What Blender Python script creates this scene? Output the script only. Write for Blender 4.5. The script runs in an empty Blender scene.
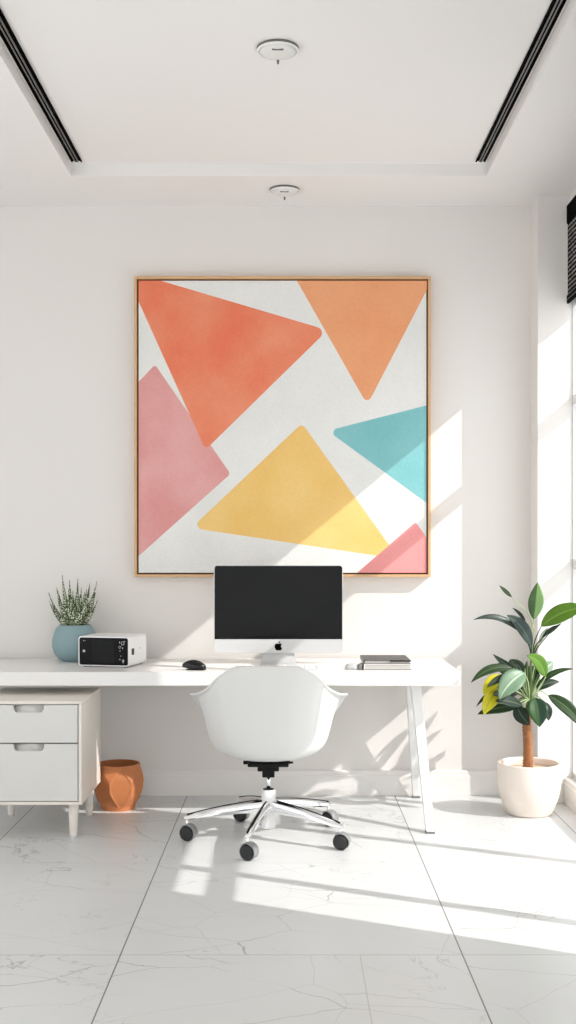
import bpy, bmesh, math, random
from mathutils import Vector, Matrix
C = bpy.context.scene
col = C.collection
random.seed(7)

# ------------------------------------------------------------------ camera, light, exposure
cam_d = bpy.data.cameras.new('camera')
cam = bpy.data.objects.new('camera', cam_d); col.objects.link(cam)
cam.location = (0, -5.8, 1.225)
cam.rotation_euler = (math.radians(90), 0, 0)
cam_d.sensor_fit = 'AUTO'; cam_d.sensor_width = 36
cam_d.lens = 36 * 1160 / 1024
cam_d.shift_x = -2 / 1024
cam_d.shift_y = 38 / 1024
cam_d.clip_start = 0.05
C.camera = cam

world = bpy.data.worlds.new('sky'); C.world = world
world.use_nodes = True
bg = world.node_tree.nodes['Background']
bg.inputs[0].default_value = (0.96, 0.985, 1.0, 1)
bg.inputs[1].default_value = 1.75

sun_d = bpy.data.lights.new('sun', 'SUN')
sun_d.energy = 3.4
sun_d.color = (1.0, 0.97, 0.93)
sun_d.angle = math.radians(0.6)
sun = bpy.data.objects.new('sun', sun_d); col.objects.link(sun)
sun.location = (6, -3, 6)
sun.rotation_euler = Vector((-2.0, 1.0, -1.66)).to_track_quat('-Z', 'Y').to_euler()

C.view_settings.view_transform = 'Standard'
C.view_settings.look = 'None'
C.view_settings.gamma = 1
C.view_settings.use_curve_mapping = False
C.view_settings.exposure = 0.30

# ------------------------------------------------------------------ materials
def lin(r, g, b):
    f = lambda c: (c/255/12.92) if c/255 <= 0.04045 else ((c/255+0.055)/1.055)**2.4
    return (f(r), f(g), f(b), 1)

def mat(name, rgb, rough=0.5, metal=0.0, spec=0.5, noise=0.0, nscale=20, bump=0.0, bscale=200, coat=0.0, trans=0.0):
    m = bpy.data.materials.new(name); m.use_nodes = True
    nt = m.node_tree; p = nt.nodes['Principled BSDF']
    p.inputs['Base Color'].default_value = lin(*rgb)
    p.inputs['Roughness'].default_value = rough
    p.inputs['Metallic'].default_value = metal
    p.inputs['Specular IOR Level'].default_value = spec
    p.inputs['Coat Weight'].default_value = coat
    p.inputs['Transmission Weight'].default_value = trans
    tc = nt.nodes.new('ShaderNodeTexCoord')
    if noise > 0:
        n = nt.nodes.new('ShaderNodeTexNoise'); n.inputs['Scale'].default_value = nscale; n.inputs['Detail'].default_value = 5
        nt.links.new(tc.outputs['Object'], n.inputs['Vector'])
        mx = nt.nodes.new('ShaderNodeMix'); mx.data_type = 'RGBA'
        c = lin(*rgb)
        mx.inputs[6].default_value = tuple(max(0, v*(1-noise)) for v in c[:3]) + (1,)
        mx.inputs[7].default_value = tuple(min(1, v*(1+noise)) for v in c[:3]) + (1,)
        nt.links.new(n.outputs['Fac'], mx.inputs[0])
        nt.links.new(mx.outputs[2], p.inputs['Base Color'])
    if bump > 0:
        n2 = nt.nodes.new('ShaderNodeTexNoise'); n2.inputs['Scale'].default_value = bscale; n2.inputs['Detail'].default_value = 3
        nt.links.new(tc.outputs['Object'], n2.inputs['Vector'])
        b = nt.nodes.new('ShaderNodeBump'); b.inputs['Strength'].default_value = bump; b.inputs['Distance'].default_value = 0.002
        nt.links.new(n2.outputs['Fac'], b.inputs['Height'])
        nt.links.new(b.outputs['Normal'], p.inputs['Normal'])
    return m

M = {}
M['wall'] = mat('wall_paint', (232, 228, 224), 0.9, spec=0.2, noise=0.012, nscale=1.3, bump=0.08, bscale=260)
M['ceiling'] = mat('ceiling_paint', (238, 235, 232), 0.95, spec=0.1, noise=0.01, nscale=1.5)
M['trim'] = mat('trim_paint', (238, 235, 231), 0.55, spec=0.3, noise=0.006, nscale=5)
M['frame_white'] = mat('window_frame_paint', (225, 225, 224), 0.4, spec=0.4, noise=0.006, nscale=5)
M['desk'] = mat('white_lacquer', (240, 239, 237), 0.3, spec=0.45, noise=0.006, nscale=6)
M['cab'] = mat('cabinet_shell_lacquer', (236, 229, 220), 0.4, spec=0.4, noise=0.008, nscale=7)
M['drawer'] = mat('drawer_front_lacquer', (222, 221, 217), 0.4, spec=0.4, noise=0.006, nscale=8)
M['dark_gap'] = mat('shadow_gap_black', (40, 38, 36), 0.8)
M['chair'] = mat('white_shell_plastic', (224, 224, 222), 0.38, spec=0.45, noise=0.004, nscale=10)
M['chrome'] = mat('polished_chrome', (238, 238, 240), 0.12, metal=1.0, noise=0.01, nscale=30)
M['column_white'] = mat('pale_column_enamel', (232, 232, 232), 0.3, spec=0.5, noise=0.005, nscale=10)
M['black_plastic'] = mat('black_plastic', (9, 9, 9), 0.5, spec=0.2, noise=0.1, nscale=40)
M['caster'] = mat('charcoal_caster_plastic', (46, 47, 48), 0.45, spec=0.3, noise=0.08, nscale=60)
M['caster_grey'] = mat('grey_caster_cover', (140, 141, 142), 0.35, noise=0.05, nscale=60)
M['alu'] = mat('silver_aluminium', (208, 208, 208), 0.32, metal=0.25, noise=0.006, nscale=30)
M['screen'] = mat('black_screen_glass', (9, 9, 9), 0.15, spec=0.16, noise=0.05, nscale=4)
M['logo'] = mat('black_emblem', (2, 2, 2), 0.6, spec=0.05, noise=0.05, nscale=50)
M['key'] = mat('white_key_plastic', (240, 240, 238), 0.5, noise=0.005, nscale=50)
M['mouse'] = mat('gloss_black_mouse', (8, 8, 9), 0.25, spec=0.4, noise=0.08, nscale=40)
M['mouse_grey'] = mat('grey_mouse_panel', (92, 94, 96), 0.3, noise=0.05, nscale=40)
M['wood'] = mat('pale_oak', (214, 172, 128), 0.5, noise=0.06, nscale=35)
M['wood_dark'] = mat('frame_rebate_brown', (120, 78, 50), 0.7, noise=0.1, nscale=30)
M['vase'] = mat('slate_blue_ceramic', (138, 164, 169), 0.6, spec=0.35, noise=0.04, nscale=14, bump=0.05, bscale=300)
M['soil'] = mat('dark_soil', (62, 50, 40), 0.95, noise=0.4, nscale=120, bump=0.6, bscale=150)
M['pot_soil'] = mat('beige_pot_filling', (216, 186, 160), 0.95, noise=0.12, nscale=80, bump=0.5, bscale=120)
M['dev_white'] = mat('white_device_case', (238, 238, 238), 0.35, spec=0.45, noise=0.005, nscale=30)
M['dev_black'] = mat('black_device_face', (6, 6, 7), 0.35, spec=0.15, noise=0.06, nscale=30)
M['dev_screen'] = mat('device_display', (18, 18, 19), 0.3, spec=0.15, noise=0.05, nscale=20)
M['dev_mark'] = mat('pale_printed_mark', (196, 196, 196), 0.5, noise=0.02, nscale=60)
M['pot'] = mat('cream_ceramic', (240, 228, 218), 0.55, spec=0.35, noise=0.012, nscale=10, bump=0.04, bscale=220)
M['terra'] = mat('terracotta', (197, 124, 78), 0.6, spec=0.35, noise=0.07, nscale=60, bump=0.08, bscale=250)
M['terra_in'] = mat('terracotta_inside', (192, 124, 78), 0.7, noise=0.06, nscale=50)
M['bark'] = mat('orange_bark', (160, 108, 70), 0.85, noise=0.6, nscale=85, bump=0.9, bscale=160)
M['book_dark'] = mat('dark_grey_cover', (74, 74, 74), 0.5, spec=0.3, noise=0.08, nscale=25)
M['book_black'] = mat('black_band', (30, 30, 30), 0.35, noise=0.05, nscale=25)
M['book_white'] = mat('white_cover', (238, 236, 232), 0.5, noise=0.005, nscale=25)
M['page'] = mat('paper_edges', (196, 193, 188), 0.8, noise=0.04, nscale=200)
M['case'] = mat('pale_grey_case', (200, 201, 200), 0.45, noise=0.02, nscale=40)
M['case_dark'] = mat('grey_case_seam', (120, 121, 121), 0.5, noise=0.02, nscale=40)
M['vent'] = mat('black_vent_slot', (3, 3, 3), 0.9, spec=0.05, noise=0.05, nscale=40)
M['vent_fin'] = mat('grey_vent_fin', (126, 123, 120), 0.5, noise=0.03, nscale=40)
M['lamp_white'] = mat('lamp_trim_white', (240, 239, 236), 0.45, noise=0.005, nscale=40)
M['lamp_grey'] = mat('lamp_dish_grey', (228, 227, 224), 0.5, noise=0.01, nscale=40)
M['lamp_dark'] = mat('lamp_nub_grey', (112, 110, 108), 0.5, noise=0.05, nscale=40)
M['blind_dark'] = mat('black_blind_fabric', (4, 4, 4), 0.95, spec=0.05, noise=0.1, nscale=50)
M['blind_rail'] = mat('white_blind_channel', (226, 226, 224), 0.5, noise=0.01, nscale=40)

def blind_mesh_mat():
    m = mat('black_screen_weave', (4, 4, 4), 0.95, spec=0.05)
    nt = m.node_tree; p = nt.nodes['Principled BSDF']
    tc = nt.nodes.new('ShaderNodeTexCoord')
    v = nt.nodes.new('ShaderNodeTexVoronoi'); v.inputs['Scale'].default_value = 46; v.inputs['Randomness'].default_value = 0.15
    nt.links.new(tc.outputs['Object'], v.inputs['Vector'])
    r = nt.nodes.new('ShaderNodeValToRGB')
    r.color_ramp.elements[0].position = 0.18; r.color_ramp.elements[0].color = lin(205, 203, 200)
    r.color_ramp.elements[1].position = 0.34; r.color_ramp.elements[1].color = lin(4, 4, 4)
    nt.links.new(v.outputs['Distance'], r.inputs['Fac']); nt.links.new(r.outputs['Color'], p.inputs['Base Color'])
    return m
M['blind_weave'] = blind_mesh_mat()

def glass_mat():
    m = bpy.data.materials.new('window_glass'); m.use_nodes = True
    nt = m.node_tree; nt.nodes.clear()
    out = nt.nodes.new('ShaderNodeOutputMaterial')
    t = nt.nodes.new('ShaderNodeBsdfTransparent'); g = nt.nodes.new('ShaderNodeBsdfGlossy')
    g.inputs['Roughness'].default_value = 0.02
    mx = nt.nodes.new('ShaderNodeMixShader'); mx.inputs[0].default_value = 0.05
    nt.links.new(t.outputs[0], mx.inputs[1]); nt.links.new(g.outputs[0], mx.inputs[2])
    nt.links.new(mx.outputs[0], out.inputs['Surface'])
    return m
M['glass'] = glass_mat()

def floor_mat():
    m = bpy.data.materials.new('marble_tiles'); m.use_nodes = True
    nt = m.node_tree; p = nt.nodes['Principled BSDF']; L = nt.links.new
    def N(t): return nt.nodes.new(t)
    def val(n, i, v): n.inputs[i].default_value = v
    def math_(op, a, b=None, c=None):
        n = N('ShaderNodeMath'); n.operation = op
        for i, x in enumerate((a, b, c)):
            if x is None: continue
            if isinstance(x, (int, float)): n.inputs[i].default_value = x
            else: L(x, n.inputs[i])
        return n.outputs[0]
    tc = N('ShaderNodeTexCoord'); sx = N('ShaderNodeSeparateXYZ'); L(tc.outputs['Object'], sx.inputs[0])
    X, Y = sx.outputs[0], sx.outputs[1]
    # grout: long joints
    def joint(coord, pos, w):
        return math_('LESS_THAN', math_('ABSOLUTE', math_('SUBTRACT', coord, pos)), w)
    g = None
    for pos in (-1.225, -0.513, 0.522, 1.235, -2.26, 2.27):
        j = joint(X, pos, 0.0022)
        g = j if g is None else math_('MAXIMUM', g, j)
    rows = None
    for pos in (-2.29, -1.26, -3.32, -4.35, -5.38):
        j = joint(Y, pos, 0.003 if pos != -1.26 else 0.0015)
        rows = j if rows is None else math_('MAXIMUM', rows, j)
    faint = math_('MULTIPLY', joint(X, 0.212, 0.002), math_('LESS_THAN', Y, -2.29))
    # tile dependent offset for the veins
    tx = N('ShaderNodeCombineXYZ')
    ox = math_('MULTIPLY', math_('FLOOR', math_('DIVIDE', math_('ADD', X, 0.513), 1.035)), 3.7)
    oy = math_('MULTIPLY', math_('FLOOR', math_('DIVIDE', math_('ADD', Y, 2.29), 1.03)), 5.3)
    L(ox, tx.inputs[0]); L(oy, tx.inputs[1]); L(math_('ADD', ox, oy), tx.inputs[2])
    va = N('ShaderNodeVectorMath'); va.operation = 'ADD'; L(tc.outputs['Object'], va.inputs[0]); L(tx.outputs[0], va.inputs[1])
    mp = N('ShaderNodeMapping'); val(mp, 'Rotation', (0, 0, 0.6)); val(mp, 'Scale', (1.0, 2.2, 1.0)); L(va.outputs[0], mp.inputs[0])
    def vein(scale, width, detail, dist, maskscale, lo, hi):
        n = N('ShaderNodeTexNoise'); val(n, 'Scale', scale); val(n, 'Detail', detail); val(n, 'Roughness', 0.55); val(n, 'Distortion', dist)
        L(mp.outputs[0], n.inputs['Vector'])
        d = math_('ABSOLUTE', math_('SUBTRACT', n.outputs['Fac'], 0.5))
        line = math_('SUBTRACT', 1.0, math_('MINIMUM', math_('DIVIDE', d, width), 1.0))
        k = N('ShaderNodeTexNoise'); val(k, 'Scale', maskscale); val(k, 'Detail', 3)
        L(va.outputs[0], k.inputs['Vector'])
        mr = N('ShaderNodeMapRange'); val(mr, 'From Min', lo); val(mr, 'From Max', hi); L(k.outputs['Fac'], mr.inputs[0])
        return math_('MULTIPLY', line, mr.outputs[0])
    v1 = vein(1.0, 0.0028, 7, 0.7, 1.3, 0.48, 0.58)
    nd_ = N('ShaderNodeTexNoise'); val(nd_, 'Scale', 2.2); val(nd_, 'Detail', 6); L(va.outputs[0], nd_.inputs['Vector'])
    ds = N('ShaderNodeVectorMath'); ds.operation = 'SCALE'; val(ds, 3, 0.35); L(nd_.outputs['Color'], ds.inputs[0])
    ad = N('ShaderNodeVectorMath'); ad.operation = 'ADD'; L(mp.outputs[0], ad.inputs[0]); L(ds.outputs[0], ad.inputs[1])
    vo = N('ShaderNodeTexVoronoi'); vo.feature = 'DISTANCE_TO_EDGE'; val(vo, 'Scale', 1.15); L(ad.outputs[0], vo.inputs['Vector'])
    cr = math_('SUBTRACT', 1.0, math_('MINIMUM', math_('DIVIDE', vo.outputs['Distance'], 0.0042), 1.0))
    mk = N('ShaderNodeTexNoise'); val(mk, 'Scale', 2.4); val(mk, 'Detail', 4); L(va.outputs[0], mk.inputs['Vector'])
    mm = N('ShaderNodeMapRange'); val(mm, 'From Min', 0.42); val(mm, 'From Max', 0.6); val(mm, 'To Min', 0.12); L(mk.outputs['Fac'], mm.inputs[0])
    v2 = math_('MULTIPLY', cr, mm.outputs[0])
    d3 = N('ShaderNodeVectorMath'); d3.operation = 'SCALE'; val(d3, 3, 0.12); L(nd_.outputs['Color'], d3.inputs[0])
    a3 = N('ShaderNodeVectorMath'); a3.operation = 'ADD'; L(va.outputs[0], a3.inputs[0]); L(d3.outputs[0], a3.inputs[1])
    v3 = N('ShaderNodeTexVoronoi'); v3.feature = 'DISTANCE_TO_EDGE'; val(v3, 'Scale', 1.5); L(a3.outputs[0], v3.inputs['Vector'])
    c3 = math_('MULTIPLY', math_('SUBTRACT', 1.0, math_('MINIMUM', math_('DIVIDE', v3.outputs['Distance'], 0.003), 1.0)), 0.4)
    v = math_('MAXIMUM', math_('MAXIMUM', math_('MULTIPLY', v1, 0.8), v2), c3)
    cl = N('ShaderNodeTexNoise'); val(cl, 'Scale', 1.4); val(cl, 'Detail', 5); L(va.outputs[0], cl.inputs['Vector'])
    base = N('ShaderNodeMix'); base.data_type = 'RGBA'
    base.inputs[6].default_value = lin(210, 211, 211); base.inputs[7].default_value = lin(222, 223, 222); L(cl.outputs['Fac'], base.inputs[0])
    m1 = N('ShaderNodeMix'); m1.data_type = 'RGBA'; m1.inputs[7].default_value = lin(118, 117, 116)
    L(base.outputs[2], m1.inputs[6]); L(math_('MULTIPLY', v, 0.75), m1.inputs[0])
    m2 = N('ShaderNodeMix'); m2.data_type = 'RGBA'; m2.inputs[7].default_value = lin(178, 176, 173)
    L(m1.outputs[2], m2.inputs[6]); L(math_('MAXIMUM', math_('MULTIPLY', rows, 0.7), math_('MULTIPLY', faint, 0.6)), m2.inputs[0])
    m3 = N('ShaderNodeMix'); m3.data_type = 'RGBA'; m3.inputs[7].default_value = lin(96, 93, 90)
    L(m2.outputs[2], m3.inputs[6]); L(math_('MULTIPLY', g, 0.9), m3.inputs[0])
    L(m3.outputs[2], p.inputs['Base Color'])
    val(p, 'Roughness', 0.28); val(p, 'Specular IOR Level', 0.35)
    return m
M['floor'] = floor_mat()

def canvas_mat(name, rgb, mottle=0.1, other=None):
    m = mat(name, rgb, 0.95, spec=0.1)
    nt = m.node_tree; p = nt.nodes['Principled BSDF']; L = nt.links.new
    tc = nt.nodes.new('ShaderNodeTexCoord')
    n = nt.nodes.new('ShaderNodeTexNoise'); n.inputs['Scale'].default_value = 3.2; n.inputs['Detail'].default_value = 3
    f = nt.nodes.new('ShaderNodeTexNoise'); f.inputs['Scale'].default_value = 110; f.inputs['Detail'].default_value = 4
    L(tc.outputs['Object'], n.inputs['Vector']); L(tc.outputs['Object'], f.inputs['Vector'])
    mr = nt.nodes.new('ShaderNodeMapRange'); mr.inputs['From Min'].default_value = 0.35; mr.inputs['From Max'].default_value = 0.65
    L(n.outputs['Fac'], mr.inputs[0])
    c = lin(*rgb); o = lin(*(other or rgb))
    mx = nt.nodes.new('ShaderNodeMix'); mx.data_type = 'RGBA'; mx.inputs[6].default_value = c; mx.inputs[7].default_value = o
    L(mr.outputs[0], mx.inputs[0])
    m2 = nt.nodes.new('ShaderNodeMix'); m2.data_type = 'RGBA'; m2.blend_type = 'MULTIPLY'; m2.inputs[0].default_value = mottle * 4
    rp = nt.nodes.new('ShaderNodeValToRGB'); rp.color_ramp.elements[0].position = 0.35; rp.color_ramp.elements[0].color = (.9, .9, .9, 1)
    rp.color_ramp.elements[1].position = 0.6; rp.color_ramp.elements[1].color = (1, 1, 1, 1)
    L(f.outputs['Fac'], rp.inputs['Fac']); L(mx.outputs[2], m2.inputs[6]); L(rp.outputs['Color'], m2.inputs[7])
    L(m2.outputs[2], p.inputs['Base Color'])
    b = nt.nodes.new('ShaderNodeBump'); b.inputs['Strength'].default_value = 0.35; b.inputs['Distance'].default_value = 0.002
    L(f.outputs['Fac'], b.inputs['Height']); L(b.outputs['Normal'], p.inputs['Normal'])
    return m
M['cv_white'] = canvas_mat('canvas_white', (230, 230, 227), 0.1, (237, 236, 233))
M['cv_red'] = canvas_mat('paint_coral', (240, 152, 120), 0.12, (236, 124, 94))
M['cv_orange'] = canvas_mat('paint_orange', (237, 163, 118), 0.1, (241, 172, 128))
M['cv_pink'] = canvas_mat('paint_dusty_pink', (231, 174, 171), 0.12, (224, 156, 153))
M['cv_yellow'] = canvas_mat('paint_yellow', (244, 207, 134), 0.1, (240, 197, 118))
M['cv_teal'] = canvas_mat('paint_teal', (142, 200, 202), 0.12, (130, 192, 196))
M['cv_rose'] = canvas_mat('paint_rose', (238, 154, 154), 0.09, (242, 164, 162))

def leaf_mat(name, dark, light, rib, edge_mix=0.35, split=False, rough=0.38):
    """u runs across the blade, v along it; pale midrib, side veins, mottling."""
    m = mat(name, dark, rough, spec=0.28)
    nt = m.node_tree; p = nt.nodes['Principled BSDF']; L = nt.links.new
    uv = nt.nodes.new('ShaderNodeUVMap'); uv.uv_map = 'UVMap'
    s = nt.nodes.new('ShaderNodeSeparateXYZ'); L(uv.outputs[0], s.inputs[0])
    def mth(op, a, b=None):
        n = nt.nodes.new('ShaderNodeMath'); n.operation = op
        for i, x in enumerate((a, b)):
            if x is None: continue
            if isinstance(x, (int, float)): n.inputs[i].default_value = x
            else: L(x, n.inputs[i])
        return n.outputs[0]
    cu = mth('ABSOLUTE', mth('SUBTRACT', s.outputs[0], 0.5))
    ribf = mth('LESS_THAN', cu, 0.045)
    nz = nt.nodes.new('ShaderNodeTexNoise'); nz.inputs['Scale'].default_value = 28; nz.inputs['Detail'].default_value = 4
    tc = nt.nodes.new('ShaderNodeTexCoord'); L(tc.outputs['Object'], nz.inputs['Vector'])
    w = nt.nodes.new('ShaderNodeTexWave'); w.inputs['Scale'].default_value = 5; w.inputs['Distortion'].default_value = 1.5
    cmb = nt.nodes.new('ShaderNodeCombineXYZ'); L(mth('SUBTRACT', s.outputs[1], mth('MULTIPLY', cu, 0.6)), cmb.inputs[0]); L(cmb.outputs[0], w.inputs['Vector'])
    fac = mth('MULTIPLY', mth('ADD', nz.outputs['Fac'], mth('MULTIPLY', w.outputs['Fac'], 0.35)), edge_mix * 1.6)
    if split: fac = mth('MAXIMUM', fac, mth('MULTIPLY', mth('GREATER_THAN', s.outputs[0], 0.5), 0.85))
    a = nt.nodes.new('ShaderNodeMix'); a.data_type = 'RGBA'; a.inputs[6].default_value = lin(*dark); a.inputs[7].default_value = lin(*light); L(fac, a.inputs[0])
    b = nt.nodes.new('ShaderNodeMix'); b.data_type = 'RGBA'; b.inputs[7].default_value = lin(*rib); L(a.outputs[2], b.inputs[6]); L(mth('MULTIPLY', ribf, 0.75), b.inputs[0])
    L(b.outputs[2], p.inputs['Base Color'])
    return m
M['lf_dark'] = leaf_mat('leaf_dark_green', (21, 38, 25), (40, 61, 43), (86, 102, 74))
M['lf_grey'] = leaf_mat('leaf_grey_green', (37, 51, 46), (60, 74, 67), (86, 97, 86))
M['lf_green'] = leaf_mat('leaf_bright_green', (66, 104, 22), (98, 134, 34), (112, 146, 60))
M['lf_mid'] = leaf_mat('leaf_mid_green', (30, 53, 25), (50, 74, 38), (92, 109, 74))
M['lf_pale'] = leaf_mat('leaf_pale_green', (96, 124, 98), (132, 156, 130), (186, 200, 176))
M['lf_split'] = leaf_mat('leaf_half_pale', (36, 60, 30), (136, 176, 108), (100, 136, 80), split=True, edge_mix=0.1)
M['lf_split_dark'] = leaf_mat('leaf_half_bright', (25, 47, 37), (40, 76, 28), (60, 86, 50), split=True, edge_mix=0.15)
M['lf_yellow'] = leaf_mat('leaf_yellow', (188, 180, 28), (208, 198, 48), (150, 156, 34))
M['stem'] = mat('green_stem', (96, 122, 62), 0.5, noise=0.2, nscale=60)
M['stem_pale'] = mat('pale_green_stem', (164, 184, 132), 0.5, noise=0.12, nscale=60)
M['stem_dark'] = mat('dark_stem', (48, 60, 38), 0.5, noise=0.2, nscale=60)

def succ_mat():
    m = mat('spotted_succulent_skin', (66, 88, 54), 0.5, spec=0.4)
    nt = m.node_tree; p = nt.nodes['Principled BSDF']; L = nt.links.new
    tc = nt.nodes.new('ShaderNodeTexCoord')
    v = nt.nodes.new('ShaderNodeTexVoronoi'); v.inputs['Scale'].default_value = 125; v.inputs['Randomness'].default_value = 0.55
    L(tc.outputs['Object'], v.inputs['Vector'])
    r = nt.nodes.new('ShaderNodeValToRGB')
    e = r.color_ramp.elements
    e[0].position = 0.32; e[0].color = lin(222, 228, 200); e[1].position = 0.5; e[1].color = lin(58, 76, 46)
    L(v.outputs['Distance'], r.inputs['Fac']); L(r.outputs['Color'], p.inputs['Base Color'])
    return m
M['succ'] = succ_mat()

# ------------------------------------------------------------------ mesh helpers
def obj(name, bm, m, parent=None, smooth=False, bevel=0.0, seg=2, auto=None):
    me = bpy.data.meshes.new(name)
    bmesh.ops.recalc_face_normals(bm, faces=bm.faces[:])
    bm.to_mesh(me); bm.free()
    ms = m if isinstance(m, (list, tuple)) else [m]
    for x in ms: me.materials.append(x)
    if smooth:
        for f in me.polygons: f.use_smooth = True
    o = bpy.data.objects.new(name, me); col.objects.link(o)
    if parent: o.parent = parent
    if bevel > 0:
        b = o.modifiers.new('bevel', 'BEVEL'); b.width = bevel; b.segments = seg; b.limit_method = 'ANGLE'; b.angle_limit = math.radians(40)
        b.harden_normals = False
    if auto is not None:
        for f in me.polygons: f.use_smooth = True
        me.set_sharp_from_angle(angle=math.radians(auto))
    return o

def thing(name, label, cat, loc=(0, 0, 0), rz=0.0, group=None):
    o = bpy.data.objects.new(name, None); col.objects.link(o)
    o.location = loc; o.rotation_euler = (0, 0, rz); o.empty_display_size = 0.1
    o['label'] = label; o['category'] = cat
    if group: o['group'] = group
    return o

def tag(o, label, cat, group=None):
    o['label'] = label; o['category'] = cat
    if group: o['group'] = group
    return o

def struct(o):
    o['kind'] = 'structure'; return o

def box(bm, x0, x1, y0, y1, z0, z1, mi=0):
    vs = [bm.verts.new(p) for p in ((x0,y0,z0),(x1,y0,z0),(x1,y1,z0),(x0,y1,z0),(x0,y0,z1),(x1,y0,z1),(x1,y1,z1),(x0,y1,z1))]
    for q in ((0,3,2,1),(4,5,6,7),(0,1,5,4),(1,2,6,5),(2,3,7,6),(3,0,4,7)):
        f = bm.faces.new([vs[i] for i in q]); f.material_index = mi
    return bm

def B(*a):
    return box(bmesh.new(), *a)

def lathe(bm, prof, n=48, c=(0, 0), mi=0, cap0=True, cap1=True):
    """prof: list of (radius, z); a radius of 0 closes to a point."""
    rings = []
    for r, z in prof:
        if r < 1e-6: rings.append([bm.verts.new((c[0], c[1], z))])
        else: rings.append([bm.verts.new((c[0]+r*math.cos(2*math.pi*i/n), c[1]+r*math.sin(2*math.pi*i/n), z)) for i in range(n)])
    for a, b in zip(rings, rings[1:]):
        for i in range(n):
            j = (i+1) % n
            if len(a) == 1 and len(b) == 1: continue
            if len(a) == 1: f = bm.faces.new((a[0], b[i], b[j]))
            elif len(b) == 1: f = bm.faces.new((a[i], a[j], b[0]))
            else: f = bm.faces.new((a[i], a[j], b[j], b[i]))
            f.material_index = mi
    if cap0 and len(rings[0]) > 1: bm.faces.new(rings[0]).material_index = mi
    if cap1 and len(rings[-1]) > 1: bm.faces.new(rings[-1]).material_index = mi
    return bm

def frame_axes(d):
    d = d.normalized()
    up = Vector((0, 0, 1)) if abs(d.z) < 0.95 else Vector((0, 1, 0))
    s = d.cross(up).normalized(); u = s.cross(d).normalized()
    return s, u

def tube(bm, pts, rads, n=10, mi=0, squash=1.0):
    pts = [Vector(p) for p in pts]
    if not isinstance(rads, (list, tuple)): rads = [rads]*len(pts)
    rings = []
    for i, p in enumerate(pts):
        d = (pts[min(i+1, len(pts)-1)] - pts[max(i-1, 0)])
        s, u = frame_axes(d)
        rings.append([bm.verts.new(p + rads[i]*(math.cos(2*math.pi*k/n)*s + squash*math.sin(2*math.pi*k/n)*u)) for k in range(n)])
    for a, b in zip(rings, rings[1:]):
        for k in range(n):
            bm.faces.new((a[k], a[(k+1) % n], b[(k+1) % n], b[k])).material_index = mi
    bm.faces.new(rings[0]).material_index = mi; bm.faces.new(rings[-1]).material_index = mi
    return bm

def loft(bm, rings, mi=0, caps=True):
    R = [[bm.verts.new(p) for p in r] for r in rings]
    n = len(R[0])
    for a, b in zip(R, R[1:]):
        for k in range(n):
            bm.faces.new((a[k], a[(k+1) % n], b[(k+1) % n], b[k])).material_index = mi
    if caps:
        bm.faces.new(R[0]).material_index = mi; bm.faces.new(R[-1]).material_index = mi
    return bm

def prism(bm, outline, axis, a, b, mi=0):
    """outline in 2D; axis 'y': (x,z) extruded a..b in y; axis 'z': (x,y); axis 'x': (y,z)."""
    def P(u, v, w): return {'y': (u, w, v), 'z': (u, v, w), 'x': (w, u, v)}[axis]
    A = [bm.verts.new(P(u, v, a)) for u, v in outline]
    Bv = [bm.verts.new(P(u, v, b)) for u, v in outline]
    n = len(outline)
    for i in range(n):
        bm.faces.new((A[i], A[(i+1) % n], Bv[(i+1) % n], Bv[i])).material_index = mi
    bm.faces.new(A).material_index = mi; bm.faces.new(Bv[::-1]).material_index = mi
    return bm

def rrect(x0, x1, y0, y1, r, n=6):
    pts = []
    for cx, cy, a0 in ((x1-r, y0+r, -90), (x1-r, y1-r, 0), (x0+r, y1-r, 90), (x0+r, y0+r, 180)):
        for i in range(n+1):
            a = math.radians(a0 + 90*i/n); pts.append((cx + r*math.cos(a), cy + r*math.sin(a)))
    return pts

def round_poly(pts, n=6):
    """pts: (x, y, radius). Rounded corners."""
    out = []; m = len(pts)
    for i, (x, y, r) in enumerate(pts):
        p = Vector((x, y))
        if r <= 0: out.append((x, y)); continue
        a = (Vector(pts[i-1][:2]) - p).normalized(); b = (Vector(pts[(i+1) % m][:2]) - p).normalized()
        ang = a.angle(b); t = r/math.tan(ang/2)
        c = p + (a+b).normalized()*(r/math.sin(ang/2))
        s = p + a*t - c; e = p + b*t - c
        a0 = math.atan2(s.y, s.x); a1 = math.atan2(e.y, e.x)
        dlt = (a1-a0+math.pi) % (2*math.pi) - math.pi
        for k in range(n+1):
            q = a0 + dlt*k/n; out.append((c.x + r*math.cos(q), c.y + r*math.sin(q)))
    return out

# ------------------------------------------------------------------ the setting
H = 2.945        # lower ceiling
HU = 3.000       # raised ceiling inside the tray
XR = 1.355       # inner face of the window wall
struct(obj('floor', B(-3.2, XR+0.11, -7.5, 0.12, -0.12, 0), M['floor']))
struct(obj('wall_back', B(-3.2, XR+0.11, 0, 0.12, 0, 3.12), M['wall']))
bm = bmesh.new()
RX0, RX1, RY1, RY0 = -1.007, 0.902, -0.465, -5.2
box(bm, -3.2, RX0, -7.5, 0.0, H, 3.12); box(bm, RX1, XR+0.11, -7.5, 0.0, H, 3.12)
box(bm, RX0, RX1, RY1, 0.0, H, 3.12); box(bm, RX0, RX1, -7.5, RY0, H, 3.12)
box(bm, RX0, RX1, RY0, RY1, HU, 3.12)
struct(obj('ceiling', bm, M['ceiling']))
# column in the corner
CY = -0.172
struct(obj('wall_column', B(1.202, XR+0.11, CY, 0, 0, H), M['wall']))
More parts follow.
